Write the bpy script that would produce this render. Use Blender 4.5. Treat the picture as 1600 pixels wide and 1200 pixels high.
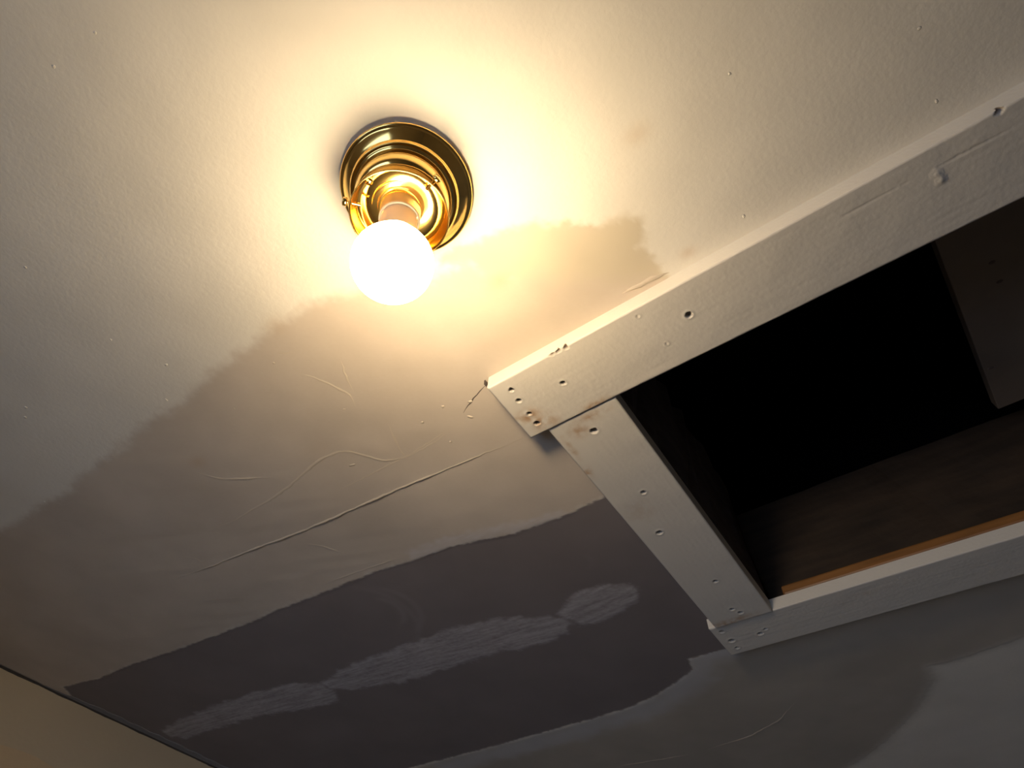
import bpy, bmesh, math, random
import numpy as np
from mathutils import Matrix, Vector

random.seed(7)
rng = np.random.default_rng(7)
scene = bpy.context.scene
col = scene.collection
for o in list(bpy.data.objects):
    bpy.data.objects.remove(o)

# ---------------------------------------------------------------- camera
# World: X along the long hatch board, Y across the hatch, Z up; the ceiling is at z = H.
H = 2.40
F_PX = 905.49
CAM = np.array([0.271838, -0.290890, H - 0.556054])
ROT = np.array([[0.8180832, 0.57283504, 0.05098909],
                [-0.44023967, 0.68082517, -0.5853769],
                [-0.37003906, 0.45643959, 0.80915635]])     # rows: right, down, forward
cam_data = bpy.data.cameras.new('camera')
cam_data.sensor_fit = 'HORIZONTAL'
cam_data.sensor_width = 36.0
cam_data.lens = F_PX / 1600.0 * 36.0
cam_data.clip_start = 0.01
cam_data.clip_end = 50
cam = bpy.data.objects.new('camera', cam_data)
col.objects.link(cam)
r_, d_, f_ = ROT
cam.matrix_world = Matrix(((r_[0], -d_[0], -f_[0], CAM[0]),
                           (r_[1], -d_[1], -f_[1], CAM[1]),
                           (r_[2], -d_[2], -f_[2], CAM[2]),
                           (0, 0, 0, 1)))
scene.camera = cam

# ---------------------------------------------------------------- world, exposure
world = bpy.data.worlds.new('overcast_sky')
scene.world = world
world.use_nodes = True
bg = world.node_tree.nodes['Background']
bg.inputs[0].default_value = (0.56, 0.72, 1.0, 1)
SKY = 1.9
bg.inputs[1].default_value = SKY
scene.view_settings.view_transform = 'Standard'
scene.view_settings.look = 'None'
scene.view_settings.gamma = 1.0
scene.view_settings.use_curve_mapping = False
scene.view_settings.exposure = 1.08
BULB = 68.0            # emission strength of the glowing globe
BULB_COL = (1.0, 0.75, 0.43)

# room extents
X0, X1, Y0, Y1 = -1.2404, 1.75, -1.35, 2.35


def at(u, v, z=0.0):
    """photo pixel -> point on the horizontal plane z (relative to the ceiling)"""
    d = ROT.T @ np.array([(u - 800) / F_PX, (v - 600) / F_PX, 1.0])
    s = (H + z - CAM[2]) / d[2]
    p = CAM + s * d
    return p[0], p[1]


# ---------------------------------------------------------------- helpers
def finish(o, label=None, cat=None, group=None, kind=None, parent=None):
    if label: o['label'] = label
    if cat: o['category'] = cat
    if group: o['group'] = group
    if kind: o['kind'] = kind
    if parent is not None:
        o.parent = parent
    return o


def link_mesh(name, me, mat, parent=None):
    o = bpy.data.objects.new(name, me)
    col.objects.link(o)
    if mat is not None:
        me.materials.append(mat)
    if parent is not None:
        o.parent = parent
    return o


def from_bm(name, bm, mat, parent=None, smooth=False):
    me = bpy.data.meshes.new(name)
    bm.normal_update()
    bm.to_mesh(me)
    bm.free()
    if smooth:
        me.polygons.foreach_set('use_smooth', [True] * len(me.polygons))
    return link_mesh(name, me, mat, parent)


def bm_box(bm, x0, x1, y0, y1, z0, z1, bevel=0.0):
    v = [bm.verts.new((x, y, z)) for z in (z0, z1) for y in (y0, y1) for x in (x0, x1)]
    fs = [(0, 2, 3, 1), (4, 5, 7, 6), (0, 1, 5, 4), (2, 6, 7, 3), (0, 4, 6, 2), (1, 3, 7, 5)]
    faces = [bm.faces.new([v[i] for i in f]) for f in fs]
    if bevel > 0:
        es = list({e for f in faces for e in f.edges})
        bmesh.ops.bevel(bm, geom=es, offset=bevel, segments=2, affect='EDGES', profile=0.5)


def box(name, x0, x1, y0, y1, z0, z1, mat, parent=None, bevel=0.0):
    bm = bmesh.new()
    bm_box(bm, x0, x1, y0, y1, z0, z1, bevel)
    return from_bm(name, bm, mat, parent)


def empty(name, loc=(0, 0, 0)):
    o = bpy.data.objects.new(name, None)
    o.empty_display_size = 0.05
    o.location = loc
    col.objects.link(o)
    return o


def lathe(name, prof, mat, parent=None, n=96, M=None, close=False):
    """prof: list of (r, h); h runs along local -Z (downwards)."""
    bm = bmesh.new()
    rings = []
    for r, h in prof:
        if r < 1e-6:
            rings.append([bm.verts.new((0, 0, -h))])
        else:
            rings.append([bm.verts.new((r * math.cos(2 * math.pi * i / n), r * math.sin(2 * math.pi * i / n), -h)) for i in range(n)])
    pairs = list(zip(rings[:-1], rings[1:]))
    if close:
        pairs.append((rings[-1], rings[0]))
    for a, b in pairs:
        for i in range(n):
            j = (i + 1) % n
            if len(a) == 1 and len(b) == 1:
                continue
            if len(a) == 1:
                bm.faces.new((a[0], b[j], b[i]))
            elif len(b) == 1:
                bm.faces.new((a[i], a[j], b[0]))
            else:
                bm.faces.new((a[i], a[j], b[j], b[i]))
    bmesh.ops.recalc_face_normals(bm, faces=bm.faces)
    if M is not None:
        bmesh.ops.transform(bm, matrix=M, verts=bm.verts)
    return from_bm(name, bm, mat, parent, smooth=True)


def smooth_prof(pts, sub=4):
    """Catmull-Rom through the profile points"""
    out = []
    P = [pts[0]] + list(pts) + [pts[-1]]
    for i in range(1, len(P) - 2):
        p0, p1, p2, p3 = [np.array(q, float) for q in P[i - 1:i + 3]]
        for k in range(sub):
            t = k / sub
            q = 0.5 * ((2 * p1) + (-p0 + p2) * t + (2 * p0 - 5 * p1 + 4 * p2 - p3) * t * t + (-p0 + 3 * p1 - 3 * p2 + p3) * t ** 3)
            out.append((max(q[0], 0.0), q[1]))
    out.append(tuple(pts[-1]))
    return out


# ---------------------------------------------------------------- materials
def new_mat(name):
    m = bpy.data.materials.new(name)
    m.use_nodes = True
    nt = m.node_tree
    return m, nt, nt.nodes['Principled BSDF']


def nd(nt, t, **kw):
    n = nt.nodes.new(t)
    for k, v in kw.items():
        setattr(n, k, v)
    return n


def simple(name, colr, rough=0.6, metal=0.0, noise=None, bump=None, spec=0.5):
    m, nt, b = new_mat(name)
    b.inputs['Roughness'].default_value = rough
    b.inputs['Metallic'].default_value = metal
    b.inputs['Specular IOR Level'].default_value = spec
    b.inputs['Base Color'].default_value = (*colr, 1)
    tc = nd(nt, 'ShaderNodeTexCoord')
    if noise:
        sc, amt, stretch = noise
        mp = nd(nt, 'ShaderNodeMapping')
        mp.inputs['Scale'].default_value = stretch
        nz = nd(nt, 'ShaderNodeTexNoise')
        nz.inputs['Scale'].default_value = sc
        nz.inputs['Detail'].default_value = 6
        nt.links.new(tc.outputs['Object'], mp.inputs[0])
        nt.links.new(mp.outputs[0], nz.inputs['Vector'])
        rp = nd(nt, 'ShaderNodeValToRGB')
        rp.color_ramp.elements[0].position = 0.3
        rp.color_ramp.elements[1].position = 0.7
        rp.color_ramp.elements[0].color = (*[c * (1 - amt) for c in colr], 1)
        rp.color_ramp.elements[1].color = (*[min(1, c * (1 + amt)) for c in colr], 1)
        nt.links.new(nz.outputs['Fac'], rp.inputs[0])
        nt.links.new(rp.outputs[0], b.inputs['Base Color'])
    if bump:
        sc, dist = bump
        nz = nd(nt, 'ShaderNodeTexNoise')
        nz.inputs['Scale'].default_value = sc
        nz.inputs['Detail'].default_value = 4
        nt.links.new(tc.outputs['Object'], nz.inputs['Vector'])
        bp = nd(nt, 'ShaderNodeBump')
        bp.inputs['Strength'].default_value = 1.0
        bp.inputs['Distance'].default_value = dist
        nt.links.new(nz.outputs['Fac'], bp.inputs['Height'])
        nt.links.new(bp.outputs[0], b.inputs['Normal'])
    return m


PAINT = (0.76, 0.73, 0.68)
SKIM = (0.575, 0.505, 0.44)
SKIM_B = (0.58, 0.52, 0.42)
BOARD = (0.225, 0.198, 0.203)
CHALK = (0.48, 0.46, 0.49)
SKIM_C = (0.44, 0.405, 0.36)


def ceiling_material():
    """colour comes from the mesh attribute 'tint' (which coat covers the spot), relief from 'rough_paint'"""
    m, nt, b = new_mat('ceiling_coats')
    at_ = nd(nt, 'ShaderNodeAttribute', attribute_name='tint')
    rp_ = nd(nt, 'ShaderNodeAttribute', attribute_name='orange_peel')
    tc = nd(nt, 'ShaderNodeTexCoord')
    nz = nd(nt, 'ShaderNodeTexNoise')
    nz.inputs['Scale'].default_value = 9
    nz.inputs['Detail'].default_value = 5
    nt.links.new(tc.outputs['Object'], nz.inputs['Vector'])
    mr = nd(nt, 'ShaderNodeMapRange')
    mr.inputs['From Min'].default_value = 0.3
    mr.inputs['From Max'].default_value = 0.7
    mr.inputs['To Min'].default_value = 0.94
    mr.inputs['To Max'].default_value = 1.05
    nt.links.new(nz.outputs['Fac'], mr.inputs['Value'])
    mx = nd(nt, 'ShaderNodeVectorMath', operation='SCALE')
    nt.links.new(at_.outputs['Color'], mx.inputs[0])
    nt.links.new(mr.outputs[0], mx.inputs['Scale'])
    nt.links.new(mx.outputs[0], b.inputs['Base Color'])
    b.inputs['Roughness'].default_value = 0.75
    b.inputs['Specular IOR Level'].default_value = 0.25
    n1 = nd(nt, 'ShaderNodeTexNoise')
    n1.inputs['Scale'].default_value = 170
    n1.inputs['Detail'].default_value = 3
    nt.links.new(tc.outputs['Object'], n1.inputs['Vector'])
    n2 = nd(nt, 'ShaderNodeTexNoise')
    n2.inputs['Scale'].default_value = 14
    n2.inputs['Detail'].default_value = 3
    nt.links.new(tc.outputs['Object'], n2.inputs['Vector'])
    m1 = nd(nt, 'ShaderNodeMath', operation='MULTIPLY')
    nt.links.new(n1.outputs['Fac'], m1.inputs[0])
    nt.links.new(rp_.outputs['Fac'], m1.inputs[1])
    m2 = nd(nt, 'ShaderNodeMath', operation='MULTIPLY_ADD')
    m2.inputs[1].default_value = 0.9
    nt.links.new(n2.outputs['Fac'], m2.inputs[0])
    nt.links.new(m1.outputs[0], m2.inputs[2])
    bp = nd(nt, 'ShaderNodeBump')
    bp.inputs['Strength'].default_value = 1.0
    bp.inputs['Distance'].default_value = 0.00026
    nt.links.new(m2.outputs[0], bp.inputs['Height'])
    nt.links.new(bp.outputs[0], b.inputs['Normal'])
    return m


def board_material():
    m, nt, b = new_mat('painted_board')
    st = nd(nt, 'ShaderNodeAttribute', attribute_name='stain')
    tc = nd(nt, 'ShaderNodeTexCoord')
    nz = nd(nt, 'ShaderNodeTexNoise')
    nz.inputs['Scale'].default_value = 90
    nz.inputs['Detail'].default_value = 5
    nt.links.new(tc.outputs['Object'], nz.inputs['Vector'])
    mm = nd(nt, 'ShaderNodeMath', operation='MULTIPLY')
    nt.links.new(st.outputs['Fac'], mm.inputs[0])
    mr = nd(nt, 'ShaderNodeMapRange')
    mr.inputs['From Min'].default_value = 0.35
    mr.inputs['From Max'].default_value = 0.62
    nt.links.new(nz.outputs['Fac'], mr.inputs['Value'])
    nt.links.new(mr.outputs[0], mm.inputs[1])
    mix = nd(nt, 'ShaderNodeMix', data_type='RGBA')
    mix.inputs['A'].default_value = (0.66, 0.63, 0.59, 1)
    mix.inputs['B'].default_value = (0.40, 0.22, 0.09, 1)
    nt.links.new(mm.outputs[0], mix.inputs['Factor'])
    hl = nd(nt, 'ShaderNodeAttribute', attribute_name='hole')
    mix2 = nd(nt, 'ShaderNodeMix', data_type='RGBA')
    mix2.inputs['B'].default_value = (0.10, 0.06, 0.035, 1)
    nt.links.new(hl.outputs['Fac'], mix2.inputs['Factor'])
    nt.links.new(mix.outputs['Result'], mix2.inputs['A'])
    nt.links.new(mix2.outputs['Result'], b.inputs['Base Color'])
    b.inputs['Roughness'].default_value = 0.55
    b.inputs['Specular IOR Level'].default_value = 0.3
    n1 = nd(nt, 'ShaderNodeTexNoise')
    n1.inputs['Scale'].default_value = 260
    n1.inputs['Detail'].default_value = 3
    nt.links.new(tc.outputs['Object'], n1.inputs['Vector'])
    bp = nd(nt, 'ShaderNodeBump')
    bp.inputs['Strength'].default_value = 1.0
    bp.inputs['Distance'].default_value = 0.00018
    nt.links.new(n1.outputs['Fac'], bp.inputs['Height'])
    nt.links.new(bp.outputs[0], b.inputs['Normal'])
    return m


M_CEIL = ceiling_material()
M_BOARD = board_material()
M_WALL = simple('wall_paint', (0.60, 0.52, 0.40), 0.7, noise=(3.0, 0.06, (1, 1, 1)), bump=(60, 0.0006), spec=0.25)
M_ROOM = simple('room_wall_paint', (0.52, 0.51, 0.50), 0.7, noise=(2.0, 0.05, (1, 1, 1)), spec=0.25)
M_FLOOR = simple('floor_boards', (0.62, 0.58, 0.52), 0.5, noise=(6, 0.2, (1, 8, 1)))
M_GAP = simple('joint_dark', (0.06, 0.055, 0.055), 0.9)
M_TAPE = simple('joint_tape', (0.23, 0.23, 0.25), 0.8, noise=(30, 0.08, (1, 1, 1)))
M_TIMBER = simple('old_timber', (0.030, 0.018, 0.0105), 0.75, noise=(9, 0.45, (1, 6, 6)), bump=(60, 0.0012))
M_TIMBER_SHADE = simple('shaded_side_timber', (0.085, 0.068, 0.072), 0.8, noise=(9, 0.35, (6, 1, 6)), bump=(60, 0.0012))  # timber copy for the shaded joist, shade put into its colour
M_BATTEN = simple('orange_pine', (0.26, 0.115, 0.034), 0.5, noise=(14, 0.22, (1, 8, 8)))
M_HATCH = simple('hatch_underside', (0.17, 0.135, 0.11), 0.7, noise=(7, 0.18, (1, 1, 1)), bump=(40, 0.0006))
M_ATTIC = simple('attic_dark', (0.035, 0.03, 0.03), 0.9)
M_BRASS = simple('polished_brass', (0.92, 0.62, 0.20), 0.13, 1.0, noise=(25, 0.04, (1, 1, 1)))
M_STEEL = simple('socket_aluminium', (0.26, 0.225, 0.19), 0.45, 0.2)
M_SCREWST = simple('screw_steel', (0.16, 0.13, 0.11), 0.5, 0.7)
M_COLLAR = simple('bulb_plastic', (0.50, 0.43, 0.38), 0.5)
M_CRACK = simple('crack_dark', (0.10, 0.08, 0.07), 0.9)
M_RIDGE = simple('skim_ridge', (0.60, 0.525, 0.44), 0.7)
M_RIDGE2 = simple('paint_blob', (0.74, 0.71, 0.66), 0.7)
M_FRAME = simple('window_frame_white', (0.78, 0.78, 0.76), 0.4)

M_GLOBE, nt, b = new_mat('glowing_globe')
b.inputs['Base Color'].default_value = (0.9, 0.88, 0.84, 1)
b.inputs['Roughness'].default_value = 0.4
b.inputs['Emission Color'].default_value = (*BULB_COL, 1)
gw = nd(nt, 'ShaderNodeAttribute', attribute_name='glow')        # dimmer where the diffuser meets the collar
gm = nd(nt, 'ShaderNodeMath', operation='MULTIPLY')
gm.inputs[1].default_value = BULB
nt.links.new(gw.outputs['Fac'], gm.inputs[0])
nt.links.new(gm.outputs[0], b.inputs['Emission Strength'])

M_PANE, nt, b = new_mat('window_glass')
tr = nd(nt, 'ShaderNodeBsdfTransparent')
gl = nd(nt, 'ShaderNodeBsdfGlossy')
gl.inputs['Roughness'].default_value = 0.02
fr = nd(nt, 'ShaderNodeFresnel')
mxs = nd(nt, 'ShaderNodeMixShader')
nt.links.new(fr.outputs[0], mxs.inputs[0])
nt.links.new(tr.outputs[0], mxs.inputs[1])
nt.links.new(gl.outputs[0], mxs.inputs[2])
nt.links.new(mxs.outputs[0], nt.nodes['Material Output'].inputs['Surface'])

# ---------------------------------------------------------------- hatch dimensions
BW = 0.09
TA, TB, TC = 0.0222, 0.0205, 0.0178
XB0, XB1 = 0.0242, 0.1161
XC0, YC0, YC1 = 0.0125, 0.5825, 0.6737
XE = 0.80                                     # inner edge of the far end of the opening
OX0, OX1, OY0, OY1 = XB1 - 0.006, XE + 0.006, BW - 0.006, YC0 + 0.024


# ---------------------------------------------------------------- 2D fields for the ceiling coats
def sdf_poly(px, py, poly):
    poly = np.array(poly)
    d = np.full(px.shape, 1e9)
    inside = np.zeros(px.shape, bool)
    n = len(poly)
    for i in range(n):
        ax_, ay = poly[i]
        bx, by = poly[(i + 1) % n]
        ex, ey = bx - ax_, by - ay
        wx, wy = px - ax_, py - ay
        t = np.clip((wx * ex + wy * ey) / (ex * ex + ey * ey + 1e-12), 0, 1)
        d = np.minimum(d, (wx - ex * t) ** 2 + (wy - ey * t) ** 2)
        cond = ((ay > py) != (by > py))
        xi = ax_ + (py - ay) / (by - ay + 1e-15) * ex
        inside ^= cond & (px < xi)
    d = np.sqrt(d)
    return np.where(inside, -d, d)


def sdf_line(px, py, pts):
    d = np.full(px.shape, 1e9)
    for (ax_, ay), (bx, by) in zip(pts[:-1], pts[1:]):
        ex, ey = bx - ax_, by - ay
        wx, wy = px - ax_, py - ay
        t = np.clip((wx * ex + wy * ey) / (ex * ex + ey * ey + 1e-12), 0, 1)
        d = np.minimum(d, (wx - ex * t) ** 2 + (wy - ey * t) ** 2)
    return np.sqrt(d)


def vnoise(px, py, scale, seed=0):
    """smooth value noise in 0..1"""
    r = np.random.default_rng(seed)
    T = r.random((256, 256))
    x, y = px * scale + 37.3, py * scale + 91.7
    xi, yi = np.floor(x).astype(int), np.floor(y).astype(int)
    fx, fy = x - xi, y - yi
    fx, fy = fx * fx * (3 - 2 * fx), fy * fy * (3 - 2 * fy)
    g = lambda i, j: T[i % 256, j % 256]
    return (g(xi, yi) * (1 - fx) + g(xi + 1, yi) * fx) * (1 - fy) + (g(xi, yi + 1) * (1 - fx) + g(xi + 1, yi + 1) * fx) * fy


def sstep(e0, e1, x):
    t = np.clip((x - e0) / (e1 - e0), 0, 1)
    return t * t * (3 - 2 * t)


def px_poly(pts, z=0.0):
    return [at(u, v, z) for u, v in pts]


# outlines as seen in the photograph, laid onto the ceiling plane
P_SKIM = px_poly([(-60, 872), (0, 832), (60, 797), (115, 766), (128, 744), (180, 706), (238, 657), (292, 624), (330, 588), (400, 536),
                  (440, 508), (482, 480), (540, 463), (600, 452), (660, 440), (700, 428), (737, 407), (757, 421), (800, 428), (870, 437),
                  (960, 440), (1050, 436), (1000, 520), (900, 640), (960, 700), (1010, 760),
                  (940, 779), (905, 795), (870, 810), (800, 834), (745, 845), (700, 856), (640, 877), (575, 898), (530, 916), (440, 951), (400, 969), (330, 996),
                  (262, 1020), (200, 1041), (160, 1058), (100, 1073), (128, 1102), (40, 1068), (-60, 1020)])
P_SKIMB = px_poly([(690, 408), (715, 388), (770, 366), (830, 349), (885, 345), (940, 350), (985, 341), (1004, 346), (1006, 368), (998, 384), (1018, 402), (1046, 428),
                   (1060, 445), (900, 470), (800, 440), (757, 430), (737, 412)])
P_BOARD = px_poly([(100, 1073), (160, 1058), (200, 1041), (262, 1020), (330, 996), (400, 969), (440, 951), (530, 916), (575, 898), (640, 877),
                   (700, 856), (745, 845), (800, 834), (870, 810), (905, 795), (940, 779), (1010, 740), (1200, 950), (1140, 1012), (1075, 1030), (1082, 1046), (1062, 1062),
                   (1020, 1088), (980, 1106), (920, 1124), (860, 1141), (780, 1163), (700, 1184), (630, 1202), (575, 1222), (520, 1246), (470, 1262), (440, 1290), (225, 1190), (225, 1147), (117, 1093)])
P_LOW = px_poly([(1300, 960), (1140, 1012), (1075, 1030), (1082, 1046), (1062, 1062), (1020, 1088), (980, 1106), (920, 1124), (860, 1141), (780, 1163), (700, 1184),
                 (630, 1202), (575, 1222), (520, 1246), (470, 1262), (440, 1290), (560, 1310), (690, 1300), (800, 1325), (930, 1318), (1040, 1330), (1150, 1300), (1240, 1270), (1275, 1236), (1325, 1200), (1382, 1160), (1430, 1112), (1460, 1062), (1452, 1040), (1485, 1034), (1600, 994), (1680, 962), (1680, 860), (1500, 900)])
P_ST = [px_poly([(251, 1141), (290, 1120), (340, 1100), (400, 1081), (470, 1065), (500, 1068), (531, 1086), (525, 1099), (470, 1109), (400, 1121), (330, 1141), (290, 1154), (262, 1151)]),
        px_poly([(498, 1068), (540, 1041), (600, 1020), (680, 990), (760, 968), (830, 962), (880, 965), (893, 975), (885, 990), (850, 1005), (780, 1020), (700, 1045), (620, 1068), (560, 1077), (518, 1077)]),
        px_poly([(873, 962), (880, 940), (905, 922), (940, 913), (980, 914), (1001, 921), (997, 940), (972, 955), (932, 975), (905, 978)])]
ST_DIR = []
for q in P_ST:
    a_ = np.array(q) - np.mean(q, 0)
    e_ = np.linalg.eigh(a_.T @ a_)[1][:, 1]
    ST_DIR.append(e_ * np.sign(e_[0]))
CHALK_BAND = px_poly([(650, 866), (700, 846), (760, 832), (830, 818), (872, 806)])
CHALK_LOW = px_poly([(1130, 1016), (1088, 1034), (1090, 1056), (1040, 1092), (990, 1116), (920, 1137), (860, 1154), (780, 1176), (700, 1198)])

# ---------------------------------------------------------------- ceiling
G = 0.0025
gx0, gx1, gy0, gy1 = X0, 0.64, -0.64, 1.46
nx = int(round((gx1 - gx0) / G)) + 1
ny = int(round((gy1 - gy0) / G)) + 1
xs = np.linspace(gx0, gx1, nx)
ys = np.linspace(gy0, gy1, ny)
PX, PY = np.meshgrid(xs, ys)                   # shape (ny, nx)


def coats(px, py):
    """returns tint (.., 3), orange-peel amount, height below ceiling, region id"""
    w1 = (vnoise(px, py, 160, 1) - .5) * .006 + (vnoise(px, py, 45, 2) - .5) * .010 + (vnoise(px, py, 330, 3) - .5) * .004
    w2 = (vnoise(px, py, 220, 4) - .5) * .0045 + (vnoise(px, py, 60, 5) - .5) * .004
    s_sk = sdf_poly(px, py, P_SKIM) + w1
    s_sb = sdf_poly(px, py, P_SKIMB) + w1
    s_bd = sdf_poly(px, py, P_BOARD) + w2 * .7
    s_lo = sdf_poly(px, py, P_LOW) + w2
    s_st = [sdf_poly(px, py, q) + (vnoise(px, py, 300, 6 + i) - .5) * .006 + (vnoise(px, py, 70, 16 + i) - .5) * .012 for i, q in enumerate(P_ST)]
    c = np.empty(px.shape + (3,))
    c[:] = PAINT
    mot = (vnoise(px, py, 11, 20) - .5) * .10 + (vnoise(px, py, 40, 21) - .5) * .05

    def lay(colr, a, m=0.0):
        nonlocal c
        cc = np.array(colr)[None, None, :] * (1 + (mot * m)[..., None])
        c = c * (1 - a[..., None]) + cc * a[..., None]
    # faint dry-brush halo at the coat edge
    lay(SKIM_B, sstep(.006, -.006, s_sb), 1)
    lay(SKIM, sstep(.013, -.009, s_sk) * (0.93 + .07 * vnoise(px, py, 500, 30)), 1)
    lay(SKIM_C, sstep(.022, -.022, s_lo), 1)
    lay(BOARD, sstep(.0022, -.0018, s_bd), .6)
    # chalky feathered edge of the filler
    brush = 0.45 + .55 * vnoise(px * 1 + py * .8, py * 5, 60, 31)
    d1 = sdf_line(px, py, CHALK_BAND)
    lay((0.66, 0.62, 0.62), .95 * sstep(.018, .003, d1 + (vnoise(px, py, 130, 32) - .5) * .010) * brush * (s_bd > -.0005))
    d2 = sdf_line(px, py, CHALK_LOW)
    lay((0.54, 0.54, 0.57), .75 * sstep(.055, .004, d2 + (vnoise(px, py, 50, 33) - .5) * .02) * (s_bd > 0) * (s_lo < 0))
    # chalk strokes over the screws
    for i, s in enumerate(s_st):
        tx_, ty_ = ST_DIR[i]
        al, ac = px * tx_ + py * ty_, py * tx_ - px * ty_
        streak = vnoise(al * .10, ac, 300, 40 + i) * .6 + vnoise(al * .2, ac, 800, 70 + i) * .4
        a = sstep(.006, -.010, s) * np.clip(0.12 + 1.0 * streak + .25 * (vnoise(px, py, 420, 44 + i) - .5), 0, 1) * .95
        edge = np.exp(-((s + .006) / .005) ** 2) * .10
        lay(CHALK, np.clip(a + edge * (s < 0), 0, 1))
    # faint circular scuffs on the bare board
    for (u, v, rr, k) in [(590, 960, .045, .16), (590, 960, .075, .12), (560, 975, .105, .10), (905, 880, .02, .05)]:
        cx, cy = at(u, v)
        ang = np.arctan2(py - cy, px - cx)
        ring = np.exp(-((np.hypot(px - cx, py - cy) - rr) / .006) ** 2) * sstep(.2, .9, np.cos(ang - 0.2)) * (s_bd < -.004)
        lay((0.36, 0.33, 0.34), ring * k * 1.6)
    # little ochre stains on the skim
    for (u, v, rr, k) in [(310, 722, .012, .28), (430, 508, .016, .2), (780, 438, .012, .28), (995, 210, .012, .25), (1075, 395, .008, .3), (500, 700, .02, .07)]:
        cx, cy = at(u, v)
        lay((0.50, 0.33, 0.17), np.exp(-(((px - cx) / rr) ** 2 + ((py - cy) / (rr * .7)) ** 2)) * k)
    peel = np.clip(1.25 - 1.1 * sstep(.006, -.006, np.minimum(np.minimum(s_sk, s_sb), np.minimum(s_lo, s_bd))), .12, 1.25)
    # relief: coats stand proud of the bare board, gentle trowel waves
    hgt = .0006 * sstep(.006, -.006, s_sk) + .0006 * sstep(.004, -.006, s_sb) + .0008 * sstep(.003, -.006, s_lo) - .0002 * sstep(.004, -.004, s_bd)
    hgt += sum(.0004 * sstep(.003, -.008, s) for s in s_st)
    hgt += (vnoise(px, py, 7, 50) - .5) * .0016 + (vnoise(px, py, 22, 51) - .5) * .0005
    dirv = vnoise(px * .5 + py * .2, (py * .9 - px * .35) * 3.0, 24, 52)
    hgt += (dirv - .5) * .0005 * sstep(.0, -.02, s_sk)
    reg = np.zeros(px.shape, int)
    reg[s_sb < 0] = 2
    reg[s_sk < 0] = 1
    reg[s_lo < 0] = 7
    reg[s_bd < 0] = 3
    for i, s in enumerate(s_st):
        reg[(s < 0) & (s_bd < 0)] = 4 + i
    return c, peel, hgt, reg


CT, PEEL, HGT, REG = coats(PX, PY)
edge_d = np.minimum(np.minimum(PX - gx0 + .03, gx1 - PX), np.minimum(PY - gy0, gy1 - PY))
fade = sstep(0, .05, edge_d)
# stay flat under the boards and round the opening
hb = np.maximum(np.maximum(-.03 - PX, PX - .95), np.maximum(-.03 - PY, PY - YC1 - .03))
fade = fade * sstep(-.03, .03, hb)
HGT = HGT * fade
Z = H - HGT
ctr = lambda A: .25 * (A[:-1, :-1] + A[1:, :-1] + A[:-1, 1:] + A[1:, 1:])
CXc, CYc = ctr(PX), ctr(PY)
REGc = REG[:-1, :-1]
hole = (CXc > OX0) & (CXc < OX1) & (CYc > OY0) & (CYc < OY1)
vid = np.arange(nx * ny).reshape(ny, nx)


def grid_part(name, mask, mat, parent=None):
    q = np.stack([vid[:-1, :-1][mask], vid[1:, :-1][mask], vid[1:, 1:][mask], vid[:-1, 1:][mask]], 1)   # normal down
    used, inv = np.unique(q.ravel(), return_inverse=True)
    me = bpy.data.meshes.new(name)
    nv, nf = len(used), len(q)
    me.vertices.add(nv)
    co = np.stack([PX.ravel()[used], PY.ravel()[used], Z.ravel()[used]], 1)
    me.vertices.foreach_set('co', co.astype(np.float32).ravel())
    me.loops.add(nf * 4)
    me.loops.foreach_set('vertex_index', inv.astype(np.int32).ravel())
    me.polygons.add(nf)
    me.polygons.foreach_set('loop_start', (np.arange(nf) * 4).astype(np.int32))
    me.polygons.foreach_set('use_smooth', np.ones(nf, bool))
    me.update(calc_edges=True)
    a = me.attributes.new('tint', 'FLOAT_COLOR', 'POINT')
    c4 = np.ones((nv, 4), np.float32)
    c4[:, :3] = CT.reshape(-1, 3)[used]
    a.data.foreach_set('color', c4.ravel())
    a = me.attributes.new('orange_peel', 'FLOAT', 'POINT')
    a.data.foreach_set('value', PEEL.ravel()[used].astype(np.float32))
    return link_mesh(name, me, mat, parent)


ceiling = grid_part('ceiling', (REGc == 0) & ~hole, M_CEIL)
finish(ceiling, 'cream painted plaster ceiling with skim-coated repairs', kind='structure')
skim = grid_part('skim_coat', (REGc == 1) & ~hole, M_CEIL, ceiling)
skim_b = grid_part('skim_coat', (REGc == 2) & ~hole, M_CEIL, ceiling)
bareb = grid_part('plasterboard', (REGc == 3) & ~hole, M_CEIL, ceiling)
low = grid_part('skim_coat', (REGc == 7) & ~hole, M_CEIL, ceiling)
skim['label'] = 'broad beige skim coat patch below the lamp'
skim_b['label'] = 'small yellowish skim coat patch between lamp and hatch'
bareb['label'] = 'bare dark grey plasterboard strip running to the wall'
low['label'] = 'grey-brown skim coat patch beneath the hatch frame'
for i in range(3):
    s = grid_part('filler_smear', (REGc == 4 + i) & ~hole, M_CEIL, bareb)
    s['label'] = ['long chalky filler smear near the wall', 'long chalky filler smear in the middle', 'short rounded chalky filler smear by the hatch'][i]


def plain_ceiling(name, x0, x1, y0, y1):
    bm = bmesh.new()
    f = bm.faces.new([bm.verts.new(c) for c in ((x0, y0, H), (x0, y1, H), (x1, y1, H), (x1, y0, H))])
    me = bpy.data.meshes.new(name)
    bm.to_mesh(me)
    bm.free()
    a = me.attributes.new('tint', 'FLOAT_COLOR', 'POINT')
    a.data.foreach_set('color', [*PAINT, 1] * 4)
    a = me.attributes.new('orange_peel', 'FLOAT', 'POINT')
    a.data.foreach_set('value', [1.2] * 4)
    return link_mesh(name, me, M_CEIL, ceiling)


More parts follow.
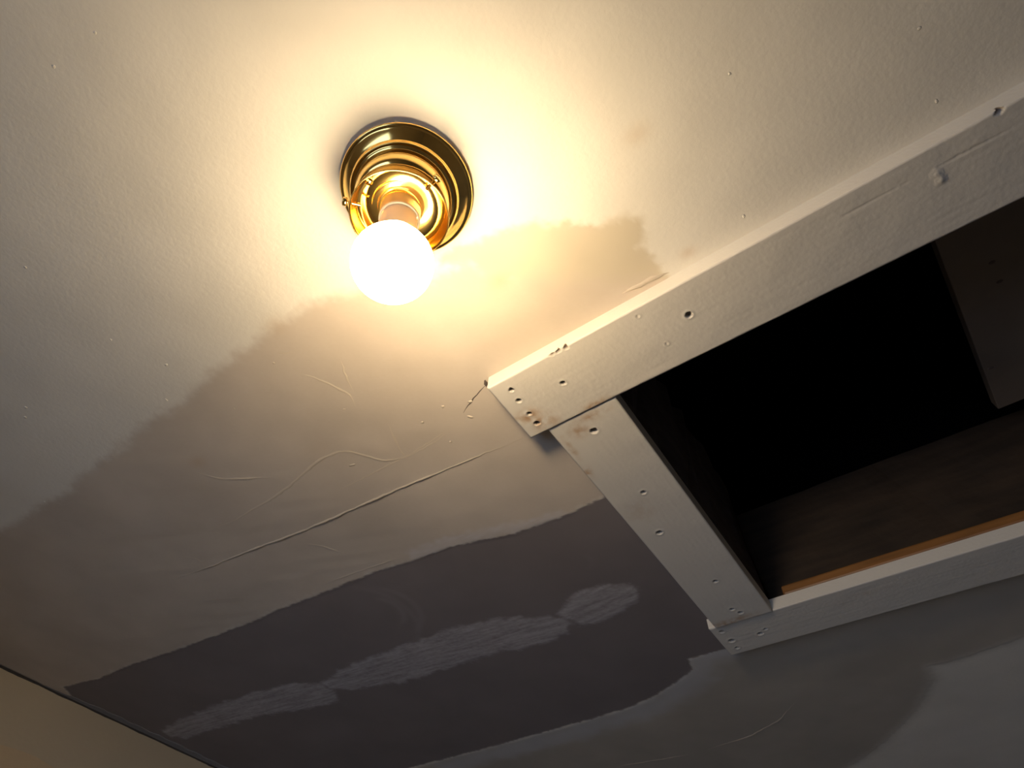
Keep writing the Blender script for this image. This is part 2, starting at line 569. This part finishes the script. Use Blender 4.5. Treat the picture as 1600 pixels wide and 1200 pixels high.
plain_ceiling('painted_plaster', X0, X1, Y0, gy0)
plain_ceiling('painted_plaster', X0, X1, gy1, Y1)
plain_ceiling('painted_plaster', gx1, X1, gy0, OY0)
plain_ceiling('painted_plaster', gx1, X1, OY1, gy1)
plain_ceiling('painted_plaster', OX1, X1, OY0, OY1)
# body of the ceiling above the finished face, cut round the hatch
for (a0, a1, b0, b1) in [(X0 - .1, X1 + .1, Y0 - .1, OY0), (X0 - .1, X1 + .1, OY1, Y1 + .1), (X0 - .1, OX0, OY0, OY1), (OX1, X1 + .1, OY0, OY1)]:
    box('ceiling_lining', a0, a1, b0, b1, H + .0022, H + .0125, M_GAP, ceiling)


RIDGE_K = 2.2


def ribbon(name, pts, width, height, mat, parent, z0=0.0004, jitter=.0008):
    """low ridge with a triangular section that follows the pixel path on the ceiling"""
    P = [np.array(at(u, v)) for u, v in pts]
    dense = []
    for a, b in zip(P[:-1], P[1:]):
        n = max(2, int(np.linalg.norm(b - a) / .006))
        dense += [a + (b - a) * t / n for t in range(n)]
    dense.append(P[-1])
    D = np.array(dense)
    for _ in range(3):
        D[1:-1] = .25 * D[:-2] + .5 * D[1:-1] + .25 * D[2:]
    zz = np.interp
    bm = bmesh.new()
    prev = None
    n = len(D)
    for i in range(n):
        t = D[min(i + 1, n - 1)] - D[max(i - 1, 0)]
        t = t / (np.linalg.norm(t) + 1e-9)
        nrm = np.array([-t[1], t[0]])
        hv = .5 + .6 * random.random() * abs(math.sin(i * .23 + len(pts)))
        taper = min(1.0, 3.0 * min(i, n - 1 - i) / max(n - 1, 1) + .12)
        wd = width * taper * (1 + .35 * math.sin(i * 1.7) * random.random())
        c = D[i] + nrm * random.uniform(-jitter, jitter)
        ix = int(np.clip(round((c[0] - gx0) / G), 0, nx - 1))
        iy = int(np.clip(round((c[1] - gy0) / G), 0, ny - 1))
        z = Z[iy, ix]
        a, b = c - nrm * wd / 2, c + nrm * wd / 2
        row = [bm.verts.new((a[0], a[1], z + z0)), bm.verts.new((c[0], c[1], z - RIDGE_K * height * taper * hv)), bm.verts.new((b[0], b[1], z + z0))]
        if prev:
            for k in range(2):
                bm.faces.new((prev[k], row[k], row[k + 1], prev[k + 1]))
        prev = row
    bmesh.ops.recalc_face_normals(bm, faces=bm.faces)
    return from_bm(name, bm, mat, parent, smooth=True)


ribbon('trowel_ridge', [(270, 906), (330, 884), (400, 856), (470, 831), (530, 804), (600, 773), (640, 756), (700, 732), (760, 706), (800, 692), (824, 680)], .0045, .0011, M_RIDGE, skim)
ribbon('trowel_ridge', [(318, 832), (370, 811), (430, 776), (468, 746), (500, 716), (538, 702), (570, 711), (602, 721), (640, 713), (690, 684), (726, 655)], .006, .0005, M_RIDGE, skim)
ribbon('trowel_ridge', [(303, 737), (330, 745), (352, 749), (390, 747), (424, 746)], .006, .0006, M_RIDGE, skim)
ribbon('trowel_ridge', [(466, 582), (500, 592), (530, 608), (551, 615), (556, 636)], .005, .0006, M_RIDGE, skim)
ribbon('trowel_ridge', [(533, 560), (537, 580), (546, 600), (554, 614)], .004, .0004, M_RIDGE, skim)
ribbon('trowel_ridge', [(607, 662), (618, 690), (630, 712), (646, 722)], .005, .0004, M_RIDGE, skim)
ribbon('trowel_ridge', [(432, 551), (446, 553), (462, 549)], .004, .0003, M_RIDGE, skim)
ribbon('trowel_ridge', [(470, 848), (500, 852), (540, 866)], .005, .0004, M_RIDGE, skim)
ribbon('trowel_ridge', [(510, 775), (570, 745), (640, 710), (720, 660)], .005, .0003, M_RIDGE, skim)
ribbon('trowel_ridge', [(280, 868), (312, 872), (322, 886)], .004, .0003, M_RIDGE, skim)
ribbon('trowel_ridge', [(500, 915), (560, 893), (640, 866)], .004, .0004, M_RIDGE, skim)
ribbon('trowel_ridge', [(1105, 1170), (1170, 1150), (1218, 1124), (1244, 1094)], .005, .0007, M_RIDGE, low)
ribbon('trowel_ridge', [(960, 1198), (1030, 1187), (1085, 1176)], .005, .0005, M_RIDGE, low)
ribbon('trowel_ridge', [(972, 459), (1008, 441), (1030, 431), (1046, 425)], .006, .0012, M_RIDGE, skim_b)
ribbon('crack', [(760, 601), (750, 611), (740, 622), (731, 634), (724, 645)], .0016, .0003, M_CRACK, skim, z0=0, jitter=.0006)


def blob(name, u, v, rx, ry, hgt, mat, parent, rot=0.0):
    x, y = at(u, v)
    bm = bmesh.new()
    bmesh.ops.create_icosphere(bm, subdivisions=2, radius=1)
    for q in bm.verts:
        k = 1 + random.uniform(-.18, .18)
        X, Y = q.co.x * rx * k, q.co.y * ry * k
        q.co = (X * math.cos(rot) - Y * math.sin(rot), X * math.sin(rot) + Y * math.cos(rot), q.co.z * hgt)
    ix = int(np.clip(round((x - gx0) / G), 0, nx - 1))
    iy = int(np.clip(round((y - gy0) / G), 0, ny - 1))
    bmesh.ops.translate(bm, vec=(x, y, Z[iy, ix]), verts=bm.verts)
    return from_bm(name, bm, mat, parent, smooth=True)


for (u, v, a, b, h) in [(40, 637, .003, .003, .0018), (39, 652, .003, .0028, .0016), (260, 570, .003, .0022, .0018), (173, 531, .002, .002, .001),
                        (39, 418, .0018, .0022, .0012), (70, 784, .002, .002, .0012), (260, 625, .0016, .003, .0012), (1140, 115, .0018, .0022, .0008),
                        (1436, 44, .0022, .0022, .0006), (1162, 338, .002, .0028, .0012), (1463, 158, .0018, .0032, .0008), (148, 51, .002, .002, .0008), (83, 104, .0022, .0022, .0008)]:
    blob('paint_drip', u, v, a * .7, b * .7, h * .45, M_RIDGE2, ceiling)
blob('corner_gap', 759, 599, .0022, .0046, .0010, M_CRACK, skim, .55)
for (u, v, a, b, h, rt) in [(735, 627, .004, .0022, .002, .4), (735, 651, .0055, .0026, .0018, 1.0), (692, 635, .003, .0025, .001, 0), (660, 660, .003, .0025, .001, 0),
                            (704, 690, .003, .0025, .001, 0), (551, 726, .006, .0025, .0008, .2), (428, 567, .002, .002, .001, 0), (366, 638, .0016, .0016, .001, 0), (538, 639, .003, .0015, .001, 0)]:
    blob('plaster_lump', u, v, a * .8, b * .8, h * .45, M_RIDGE, skim, rt)

# ---------------------------------------------------------------- walls, floor, window
wl = box('wall_left', X0 - .10, X0, Y0, Y1, 0, H - .003, M_WALL)
finish(wl, 'warm beige painted wall meeting the ceiling', kind='structure')
# joint strip between plasterboard and wall
bm = bmesh.new()
prev = None
a0, a1 = at(70, 1071)[1], at(420, 1245)[1]
nst = 60
for i in range(nst + 1):
    y = a0 + (a1 - a0) * i / nst
    wd = (.004 + .016 * min(1, i / 12)) * (1 + .12 * math.sin(i * 1.3) + .1 * random.random())
    row = [bm.verts.new((X0, y, H - .0018)), bm.verts.new((X0 + wd, y, H - .0014)), bm.verts.new((X0 + wd + .001, y, H + .0008))]
    if prev:
        for k in range(2):
            bm.faces.new((prev[k], row[k], row[k + 1], prev[k + 1]))
    prev = row
from_bm('joint_tape', bm, M_TAPE, ceiling)
bm = bmesh.new()
prev = None
for i in range(121):
    y = -.25 + 1.3 * i / 120
    row = [bm.verts.new((X0, y, H - .0030 - .0012 - .0008 * math.sin(i * .7) * random.random())), bm.verts.new((X0 + .0012, y, H - .003)), bm.verts.new((X0 + .003 + .001 * random.random(), y, H - .0012))]
    if prev:
        for k in range(2):
            bm.faces.new((prev[k], row[k], row[k + 1], prev[k + 1]))
    prev = row
from_bm('corner_crack', bm, M_GAP, wl)

# older coat of paint showing low on the left wall
def on_wall(u, v):
    d = ROT.T @ np.array([(u - 800) / F_PX, (v - 600) / F_PX, 1.0])
    return CAM + d * (X0 - CAM[0]) / d[0]


bm = bmesh.new()
pp = [on_wall(u, v) for u, v in [(-60, 1142), (-20, 1158), (8, 1166), (32, 1173), (58, 1184), (82, 1199), (104, 1226), (60, 1262), (-60, 1262)]]
fa = [bm.verts.new((X0 + .0009, q[1], q[2])) for q in pp]
fb = [bm.verts.new((X0 - .0010, q[1], q[2])) for q in pp]
bm.faces.new(fa)
for i in range(len(pp)):
    j = (i + 1) % len(pp)
    bm.faces.new((fa[i], fb[i], fb[j], fa[j]))
bmesh.ops.recalc_face_normals(bm, faces=bm.faces)
from_bm('old_paint', bm, simple('old_wall_paint', (0.68, 0.54, 0.37), 0.6, bump=(60, 0.0006)), wl)
wr = finish(box('wall_right', X1, X1 + .1, Y0, Y1, 0, H, M_ROOM), 'plain pale wall', kind='structure')
wf = finish(box('wall_front', X0 - .1, X1 + .1, Y1, Y1 + .1, 0, H, M_ROOM), 'plain pale wall', kind='structure')
fl = finish(box('floor', X0 - .1, X1 + .1, Y0 - .1, Y1 + .1, -.1, 0, M_FLOOR), 'brown boarded floor', kind='structure')
WX0, WX1, WZ0, WZ1 = -0.55, 0.35, 0.95, 2.0
bm = bmesh.new()
bm_box(bm, X0 - .1, WX0, Y0 - .1, Y0, 0, H)
bm_box(bm, WX1, X1 + .1, Y0 - .1, Y0, 0, H)
bm_box(bm, WX0, WX1, Y0 - .1, Y0, 0, WZ0)
bm_box(bm, WX0, WX1, Y0 - .1, Y0, WZ1, H)
wb = finish(from_bm('wall_back', bm, M_ROOM), 'plain pale wall with a window', kind='structure')
bm = bmesh.new()
for (a0, a1, c0, c1) in [(WX0, WX0 + .05, WZ0, WZ1), (WX1 - .05, WX1, WZ0, WZ1), (WX0, WX1, WZ0, WZ0 + .05), (WX0, WX1, WZ1 - .05, WZ1)]:
    bm_box(bm, a0, a1, Y0 - .08, Y0 - .03, c0, c1)
win = finish(from_bm('window_1', bm, M_FRAME), 'white framed window', kind='structure')
box('pane', WX0 + .05, WX1 - .05, Y0 - .058, Y0 - .054, WZ0 + .05, WZ1 - .05, M_PANE, win)
pl = bpy.data.lights.new('window_portal', 'AREA')
pl.shape = 'RECTANGLE'
pl.size, pl.size_y = WX1 - WX0, WZ1 - WZ0
pl.cycles.is_portal = True
po = bpy.data.objects.new('window_portal', pl)
po.location = ((WX0 + WX1) / 2, Y0 - .10, (WZ0 + WZ1) / 2)
po.rotation_euler = (math.radians(90), 0, 0)
col.objects.link(po)


# ---------------------------------------------------------------- hatch frame boards
def frame_board(name, x0, x1, y0, y1, t, holes, stains, chips, label, group, long_axis, step=.00125, ends=None, seed=0):
    """painted board under the ceiling; its lower face is a fine grid with sunk screw holes, nicks and rounded arrises"""
    nxx = int((x1 - x0) / step) + 1
    nyy = int((y1 - y0) / step) + 1
    bx = np.concatenate([[x0, x0], np.linspace(x0, x1, nxx), [x1, x1]])
    by = np.concatenate([[y0, y0], np.linspace(y0, y1, nyy), [y1, y1]])
    QX, QY = np.meshgrid(bx, by)
    dep = np.zeros_like(QX)                       # positive = up into the wood
    stain = np.zeros_like(QX)
    hol = np.zeros_like(QX)
    u = QX if long_axis == 'x' else QY
    w = QY if long_axis == 'x' else QX
    dep += (vnoise(u * .12, w, 260, 60 + seed) - .5) * .00020 + (vnoise(QX, QY, 45, 61 + seed) - .5) * .0004 + (vnoise(QX, QY, 300, 62 + seed) - .5) * .00014
    e = np.minimum(np.minimum(QX - x0, x1 - QX), np.minimum(QY - y0, y1 - QY))
    wear = vnoise(QX, QY, 90, 63 + seed)
    dep += .0012 * np.clip(1 - e / (.0012 + .0012 * wear), 0, 1) ** 2
    for (hx, hy, hr, hd) in holes:
        d = np.hypot(QX - hx, QY - hy) + (vnoise(QX, QY, 700, 64 + seed) - .5) * .0012
        dep += hd * sstep(hr, hr * .55, d)
        dep -= .0005 * np.exp(-((d - hr * 1.25) / (hr * .35)) ** 2)
        hol = np.maximum(hol, sstep(hr * .95, hr * .6, d) * (hd > .002))
    for (sx, sy, sa, sb, k) in stains:
        stain = np.maximum(stain, k * np.exp(-(((QX - sx) / sa) ** 2 + ((QY - sy) / sb) ** 2)))
    for (cx, cy, ca, cb, cd) in chips:
        d = np.hypot((QX - cx) / ca, (QY - cy) / cb) + (vnoise(QX, QY, 420, 65 + seed) - .5) * .7
        dep += cd * sstep(1.0, .6, d)
        hol = np.maximum(hol, sstep(1.0, .6, d) * .9 * (cd > .0015))
    zz = H - t + dep
    for k, zs in ((1, .0055), (0, None)):       # sides: a ring just above the arris, then the top edge
        for sl in (np.s_[k, :], np.s_[-1 - k, :], np.s_[:, k], np.s_[:, -1 - k]):
            zz[sl] = np.maximum(H - t + zs, zz[sl]) if zs else zz[sl]
            stain[sl] *= .3
            hol[sl] = 0
    zz[0, :] = H + .001
    zz[-1, :] = H + .001
    zz[:, 0] = H + .001
    zz[:, -1] = H + .001
    ny_, nx_ = QX.shape
    ids = np.arange(nx_ * ny_).reshape(ny_, nx_)
    q = np.stack([ids[:-1, :-1].ravel(), ids[1:, :-1].ravel(), ids[1:, 1:].ravel(), ids[:-1, 1:].ravel()], 1)
    me = bpy.data.meshes.new(name)
    co = np.stack([QX.ravel(), QY.ravel(), zz.ravel()], 1)
    nf = len(q)
    me.vertices.add(len(co))
    me.vertices.foreach_set('co', co.astype(np.float32).ravel())
    me.loops.add(nf * 4 + 4)
    back = [ids[0, 0], ids[0, -1], ids[-1, -1], ids[-1, 0]]
    me.loops.foreach_set('vertex_index', np.concatenate([q.ravel(), back]).astype(np.int32))
    me.polygons.add(nf + 1)
    me.polygons.foreach_set('loop_start', (np.arange(nf + 1) * 4).astype(np.int32))
    sm = np.ones((ny_ - 1, nx_ - 1), bool)
    sm[:2, :] = sm[-2:, :] = False
    sm[:, :2] = sm[:, -2:] = False
    me.polygons.foreach_set('use_smooth', np.concatenate([sm.ravel(), [False]]))
    me.update(calc_edges=True)
    for nm, arr in (('stain', stain), ('hole', hol)):
        a = me.attributes.new(nm, 'FLOAT', 'POINT')
        a.data.foreach_set('value', arr.ravel().astype(np.float32))
    me.validate()
    o = link_mesh(name, me, M_BOARD)
    finish(o, label, 'board', group)
    for (hx, hy, hr, hd) in holes:
        if hd > .002:
            screw(hx, hy, H - t + hd * .72, o)
    return o


screw_mesh = None


def screw(x, y, z, parent):
    """flat countersunk head with a cross recess, sunk in its hole"""
    global screw_mesh
    if screw_mesh is None:
        bm = bmesh.new()
        n = 16
        ring = lambda r, zz: [bm.verts.new((r * math.cos(2 * math.pi * i / n), r * math.sin(2 * math.pi * i / n), zz)) for i in range(n)]
        a, b, c = ring(.0021, 0), ring(.0019, -.0003), ring(.0010, .0025)
        d = [bm.verts.new(((.0009 if i % 4 == 0 else .0004) * math.cos(2 * math.pi * i / n), (.0009 if i % 4 == 0 else .0004) * math.sin(2 * math.pi * i / n), -.0003 if i % 4 else -.0002)) for i in range(n)]
        ctr_ = bm.verts.new((0, 0, .0008))
        for i in range(n):
            j = (i + 1) % n
            bm.faces.new((c[i], c[j], a[j], a[i]))
            bm.faces.new((a[i], a[j], b[j], b[i]))
            bm.faces.new((b[i], b[j], d[j], d[i]))
            bm.faces.new((d[i], d[j], ctr_))
        screw_mesh = bpy.data.meshes.new('screw')
        bm.to_mesh(screw_mesh)
        bm.free()
        screw_mesh.materials.append(M_SCREWST)
    o = bpy.data.objects.new('screw', screw_mesh)
    o.location = (x, y, z)
    o.rotation_euler = (0, 0, random.uniform(0, 1.5))
    col.objects.link(o)
    o.parent = parent


def hl(u, v, t, r=.0034, d=.0065):
    x, y = at(u, v, -t)
    return (x, y, r, d)


def stn(u, v, t, a, b, k):
    x, y = at(u, v, -t)
    return (x, y, a, b, k)


GRP = 'white boards framing the ceiling hatch'
boardA = frame_board('hatch_frame_board', 0, XE + .10, 0, BW, TA,
                     [hl(799, 609, TA, .0030), hl(811, 626, TA, .0032), hl(827, 646, TA, .0030), hl(839, 661, TA, .0034), hl(880, 598, TA, .0030), hl(1076, 492, TA, .0036),
                      hl(996, 494, TA, .0020, .0007), hl(1464, 272, TA, .0034, -.0009), hl(1470, 281, TA, .0030, -.0012), hl(1042, 537, TA, .002, .0006)],
                     [stn(826, 650, TA, .014, .010, .9), stn(845, 660, TA, .012, .010, .9), stn(862, 655, TA, .010, .012, .5), stn(930, 632, TA, .016, .005, .9), stn(812, 655, TA, .010, .006, .6)],
                     [(*at(872, 549, -TA), .0035, .0022, .004), (*at(884, 543, -TA), .003, .0025, .004), (*at(862, 554, -TA), .004, .0016, .003), (*at(1562, 174, -TA), .004, .0022, .004),
                      (*at(900, 652, -TA), .022, .0012, .002), (*at(1520, 232, -TA), .035, .0010, .0005), (*at(1370, 310, -TA), .03, .0009, .0004)],
                     'long white board along the lamp side of the ceiling hatch', GRP, 'x', seed=0)
boardB = frame_board('hatch_frame_board', XB0, XB1, BW + .0012, YC0, TB,
                     [hl(928, 673, TB, .0045), hl(1005, 769, TB, .0035), hl(1030, 832, TB, .0042), hl(1118, 908, TB, .0035), hl(1144, 952, TB, .0035), hl(1157, 957, TB, .0040)],
                     [stn(905, 672, TB, .012, .010, .7), stn(925, 650, TB, .02, .006, .7), stn(892, 700, TB, .004, .018, .6), stn(918, 738, TB, .006, .010, .8), stn(1140, 972, TB, .04, .008, .85), stn(1000, 800, TB, .02, .02, .2)],
                     [(*at(996, 655, -TB), .002, .004, -.0009), (*at(1012, 672, -TB), .002, .004, -.0009)],
                     'short white cross board between the two long hatch boards', GRP, 'y', seed=10)
boardC = frame_board('hatch_frame_board', XC0, XE + .10, YC0 + .0008, YC1, TC,
                     [hl(1128, 987, TC, .0040), hl(1143, 1001, TC, .0052), hl(1152, 1012, TC, .0037), hl(1188, 990, TC, .0045), hl(1196, 983, TC, .0032)],
                     [stn(1350, 928, TC, .03, .006, .2)],
                     [],
                     'long white board on the far side of the hatch from the lamp', GRP, 'x', seed=20)
boardD = frame_board('hatch_frame_board', XE, XE + .092, BW + .0012, YC0, TB, [], [], [],
                     'white cross board closing the hatch end away from the wall', GRP, 'y', seed=30, step=.004)


# ---------------------------------------------------------------- timber above the ceiling
def timber(name, x0, x1, y0, y1, z0, z1, mat, label, cat, axis, group=None, wob=.003, seed=0):
    """rough sawn member: subdivided box with uneven faces"""
    bm = bmesh.new()
    L = (x1 - x0) if axis == 'x' else (y1 - y0)
    n = max(4, int(L / .03))
    rows = []
    r = random.Random(seed)
    for i in range(n + 1):
        t = i / n
        row = []
        for (a, c) in ((0, 0), (1, 0), (1, .5), (1, 1), (0, 1), (0, .5)):
            if axis == 'x':
                p_ = [x0 + L * t, y0 + (y1 - y0) * a, z0 + (z1 - z0) * c]
                p_[1] += r.uniform(-wob, wob) * .4
            else:
                p_ = [x0 + (x1 - x0) * a, y0 + L * t, z0 + (z1 - z0) * c]
                p_[0] += r.uniform(-wob, wob) * .4
            if c == 1:
                p_[2] -= abs(r.uniform(0, wob))
            row.append(bm.verts.new(p_))
        rows.append(row)
    for a, b in zip(rows[:-1], rows[1:]):
        for k in range(6):
            j = (k + 1) % 6
            bm.faces.new((a[k], a[j], b[j], b[k]))
    bm.faces.new(rows[0][::-1])
    bm.faces.new(rows[-1])
    bmesh.ops.recalc_face_normals(bm, faces=bm.faces)
    o = from_bm(name, bm, mat)
    return finish(o, label, cat, group)


JT = .15
timber('ceiling_joist', -.20, 1.2, OY1 + .004, OY1 + .054, H + .0125, H + .20, M_TIMBER, 'dark brown rough joist lit inside the hatch above the orange batten', 'joist', 'x', 'joists round the hatch', seed=1)
timber('ceiling_joist', -.20, 1.2, OY0 - .052, OY0 - .002, H + .0125, H + JT, M_TIMBER, 'shaded joist hidden above the long lamp-side board', 'joist', 'x', 'joists round the hatch', seed=2)
timber('ceiling_joist', OX0 - .052, OX0 - .002, OY0, OY1, H + .0125, H + .28, M_TIMBER_SHADE, 'dark shaded joist inside the hatch above the cross board', 'joist', 'y', 'joists round the hatch', wob=.02, seed=3)
timber('ceiling_joist', OX1 + .002, OX1 + .052, OY0, OY1, H + .0125, H + JT, M_TIMBER, 'shaded joist at the far end of the hatch', 'joist', 'y', 'joists round the hatch', seed=4)
bt = box('hatch_batten', .139, OX1, YC0 + .0045, YC0 + .0235, H + .0035, H + .0195, M_BATTEN, bevel=.003)
finish(bt, 'orange-brown pine batten just inside the hatch edge', 'batten')

# hatch cover pushed aside, lying on the joists
bm = bmesh.new()
bm_box(bm, 0, .64, -.60, 0, H + JT, H + JT + .018, bevel=.0015)
bmesh.ops.rotate(bm, cent=(0, 0, 0), matrix=Matrix.Rotation(math.radians(-2.6), 3, 'Z'), verts=bm.verts)
bmesh.ops.translate(bm, vec=(*at(1560, 640, JT), 0), verts=bm.verts)
hc = from_bm('hatch_cover', bm, M_HATCH)
finish(hc, 'grey-brown hatch cover panel pushed aside inside the dark opening', 'hatch cover')
for (u, v) in [(1548, 575), (1562, 440), (1550, 410)]:
    x, y = at(u, v, JT)
    bm = bmesh.new()
    bmesh.ops.create_uvsphere(bm, u_segments=10, v_segments=6, radius=1)
    for q in bm.verts:
        q.co = (x + q.co.x * .004, y + q.co.y * .0025, H + JT + q.co.z * .0008)
    from_bm('knot', bm, M_CRACK, hc)

# dark roof space: closed box added to keep the opening black
bm = bmesh.new()
for b6 in [(X0 - .1, X1 + .1, Y0 - .1, Y1 + .1, H + 1.2, H + 1.25), (X0 - .15, X0 - .1, Y0 - .1, Y1 + .1, H, H + 1.25), (X1 + .1, X1 + .15, Y0 - .1, Y1 + .1, H, H + 1.25),
           (X0 - .1, X1 + .1, Y0 - .15, Y0 - .1, H, H + 1.25), (X0 - .1, X1 + .1, Y1 + .1, Y1 + .15, H, H + 1.25)]:
    bm_box(bm, *b6)
finish(from_bm('roof_space_1', bm, M_ATTIC), 'dark roof space boarding above the hatch', kind='structure')


# ---------------------------------------------------------------- lamp
def axis_matrix(origin, tx, ty):
    """local -Z maps to the direction (tx, ty, -1)"""
    z = -Vector((tx, ty, -1)).normalized()
    x = Vector((1, 0, 0))
    x = (x - z * x.dot(z)).normalized()
    y = z.cross(x)
    return Matrix(((x.x, y.x, z.x, origin[0]), (x.y, y.y, z.y, origin[1]), (x.z, y.z, z.z, origin[2]), (0, 0, 0, 1)))


LB = Vector((.0643, -.2202, H - .0030))
lamp = empty('ceiling_lamp', LB)
finish(lamp, 'brass ceiling lamp holder with a stepped round base and open shade ring', 'lamp')
bpy.context.view_layer.update()
MI = Matrix.Translation(-LB)
M1 = MI @ axis_matrix(LB, -.004, .042)
piv = axis_matrix(LB, -.007, .060) @ Vector((0, 0, -.026))
M2 = MI @ axis_matrix(piv, -.010, .190)
TILT3 = (.0, .193)
M3 = MI @ axis_matrix(piv, *TILT3)

canopy = lathe('canopy', smooth_prof([(.0560, -.0005), (.0615, -.0005), (.0632, .0006), (.0634, .0018), (.0627, .0030), (.0615, .0037), (.0606, .0039), (.0598, .0042),
                                      (.0588, .0050), (.0572, .0065), (.0555, .0080), (.0538, .0094), (.0520, .0108), (.0511, .0118), (.0506, .0146), (.0496, .0160), (.0485, .0156),
                                      (.0476, .0152), (.0462, .0164), (.0450, .0176), (.0446, .0210), (.0436, .0280), (.0412, .0340), (.0370, .0375), (.0300, .0398), (.0150, .0400)]), M_BRASS, lamp, M=M1)
# shade ring: open cup with ribbed floor; h counted from the pivot
cup = lathe('shade_ring', smooth_prof([(.0120, .0100), (.0190, .0100), (.0202, .0122), (.0212, .0124), (.0224, .0098), (.0238, .0090), (.0252, .0112), (.0264, .0114), (.0278, .0090), (.0292, .0084),
                                       (.0370, .0086), (.0395, .0098), (.0408, .0130), (.0418, .0200), (.0424, .0262), (.0430, .0280), (.0438, .0284), (.0442, .0276), (.0437, .0255),
                                       (.0430, .0190), (.0420, .0115), (.0404, .0080), (.0370, .0068), (.0200, .0066)], 3), M_BRASS, lamp, M=M2)


def thumb_screw(ang, hh):
    """knurled screw that runs radially through the shade ring"""
    prof = [(0, -.0080), (.0012, -.0080), (.0014, -.0075), (.0014, .0035), (.0016, .0040), (.0036, .0042), (.0040, .0048), (.0040, .0072), (.0036, .0078), (.0018, .0082), (0, .0082)]
    ca, sa = math.cos(ang), math.sin(ang)
    ez = -Vector((ca, sa, 0))                  # local -Z outwards
    ex = Vector((0, 0, 1))
    ey = ez.cross(ex)
    c = Vector((ca, sa, 0)) * .0425 + Vector((0, 0, -hh))
    M = Matrix(((ex.x, ey.x, ez.x, c.x), (ex.y, ey.y, ez.y, c.y), (ex.z, ey.z, ez.z, c.z), (0, 0, 0, 1)))
    return lathe('thumb_screw', prof, M_BRASS, cup, n=20, M=M2 @ M)


for a in (math.radians(-7), math.radians(-129), math.radians(113)):
    thumb_screw(a, .0215)


def plate_screw(x, y):
    M = Matrix.Translation((x, y, -.0084))
    return lathe('plate_screw', [(0, .0022), (.0018, .0021), (.0031, .0014), (.0035, .0004), (.0035, -.0004)], M_BRASS, cup, n=20, M=M2 @ M)


for ang in (-100, 74, 165):
    plate_screw(.0352 * math.cos(math.radians(ang)), .0352 * math.sin(math.radians(ang)))
# small embossed approval mark on the plate
bm = bmesh.new()
for (cx, dx, sl) in [(-.003, .0, .2), (-.001, .0, -.2), (.0015, .0, .2), (.0035, .0, -.2)]:
    v = [bm.verts.new((.0330 + yy * 1.0, .006 + cx + yy * sl + ww, -.0092)) for yy, ww in ((-.0028, -.0003), (.0028, -.0003), (.0028, .0003), (-.0028, .0003))]
    bm.faces.new(v)
bmesh.ops.solidify(bm, geom=list(bm.faces), thickness=.0004)
bmesh.ops.rotate(bm, cent=(0, 0, 0), matrix=Matrix.Rotation(math.radians(28), 3, 'Z'), verts=bm.verts)
bmesh.ops.transform(bm, matrix=M2, verts=bm.verts)
from_bm('embossed_mark', bm, M_BRASS, cup)

socket = lathe('socket', [(.0100, .0070), (.0176, .0070), (.0180, .0080), (.0180, .0300), (.0183, .0306), (.0183, .0330), (.0178, .0336), (.0162, .0338), (.0158, .0300)], M_STEEL, lamp, n=64, M=M3)
lathe('contact_band', [(.0181, .0130), (.0186, .0134), (.0186, .0150), (.0181, .0154)], M_BRASS, socket, n=64, M=M3)

BC = .1010
bulb_loc = axis_matrix(piv, *TILT3) @ Vector((0, 0, -BC))
bulb = empty('light_bulb', bulb_loc)
finish(bulb, 'glowing round light bulb hanging from the brass lamp holder', 'light bulb')
M3b = Matrix.Translation(-bulb_loc) @ axis_matrix(piv, *TILT3)
RB = .0330
prof = [(.0150, .0290), (.0156, .0310), (.0160, .0360), (.0164, .0450), (.0172, .0540), (.0188, .0630), (.0204, .0690)]
lathe('collar', smooth_prof(prof, 3), M_COLLAR, bulb, n=64, M=M3b)
gp = [(.0204, .0690), (.0222, .0735)]
th0 = math.asin(.0238 / RB)
for i in range(40):
    th = th0 + (math.pi - th0) * i / 39
    gp.append((max(RB * math.sin(th), 0.0) if i < 39 else 0.0, BC - RB * math.cos(th)))
globe = lathe('globe', gp, M_GLOBE, bulb, n=64, M=M3b)
a_ = globe.data.attributes.new('glow', 'FLOAT', 'POINT')
hs = [h for r, h in gp for _ in range(64 if r > 1e-6 else 1)]
a_.data.foreach_set('value', [float(0.60 + .40 * sstep(BC - .8 * RB, BC + .35 * RB, h)) for h in hs])
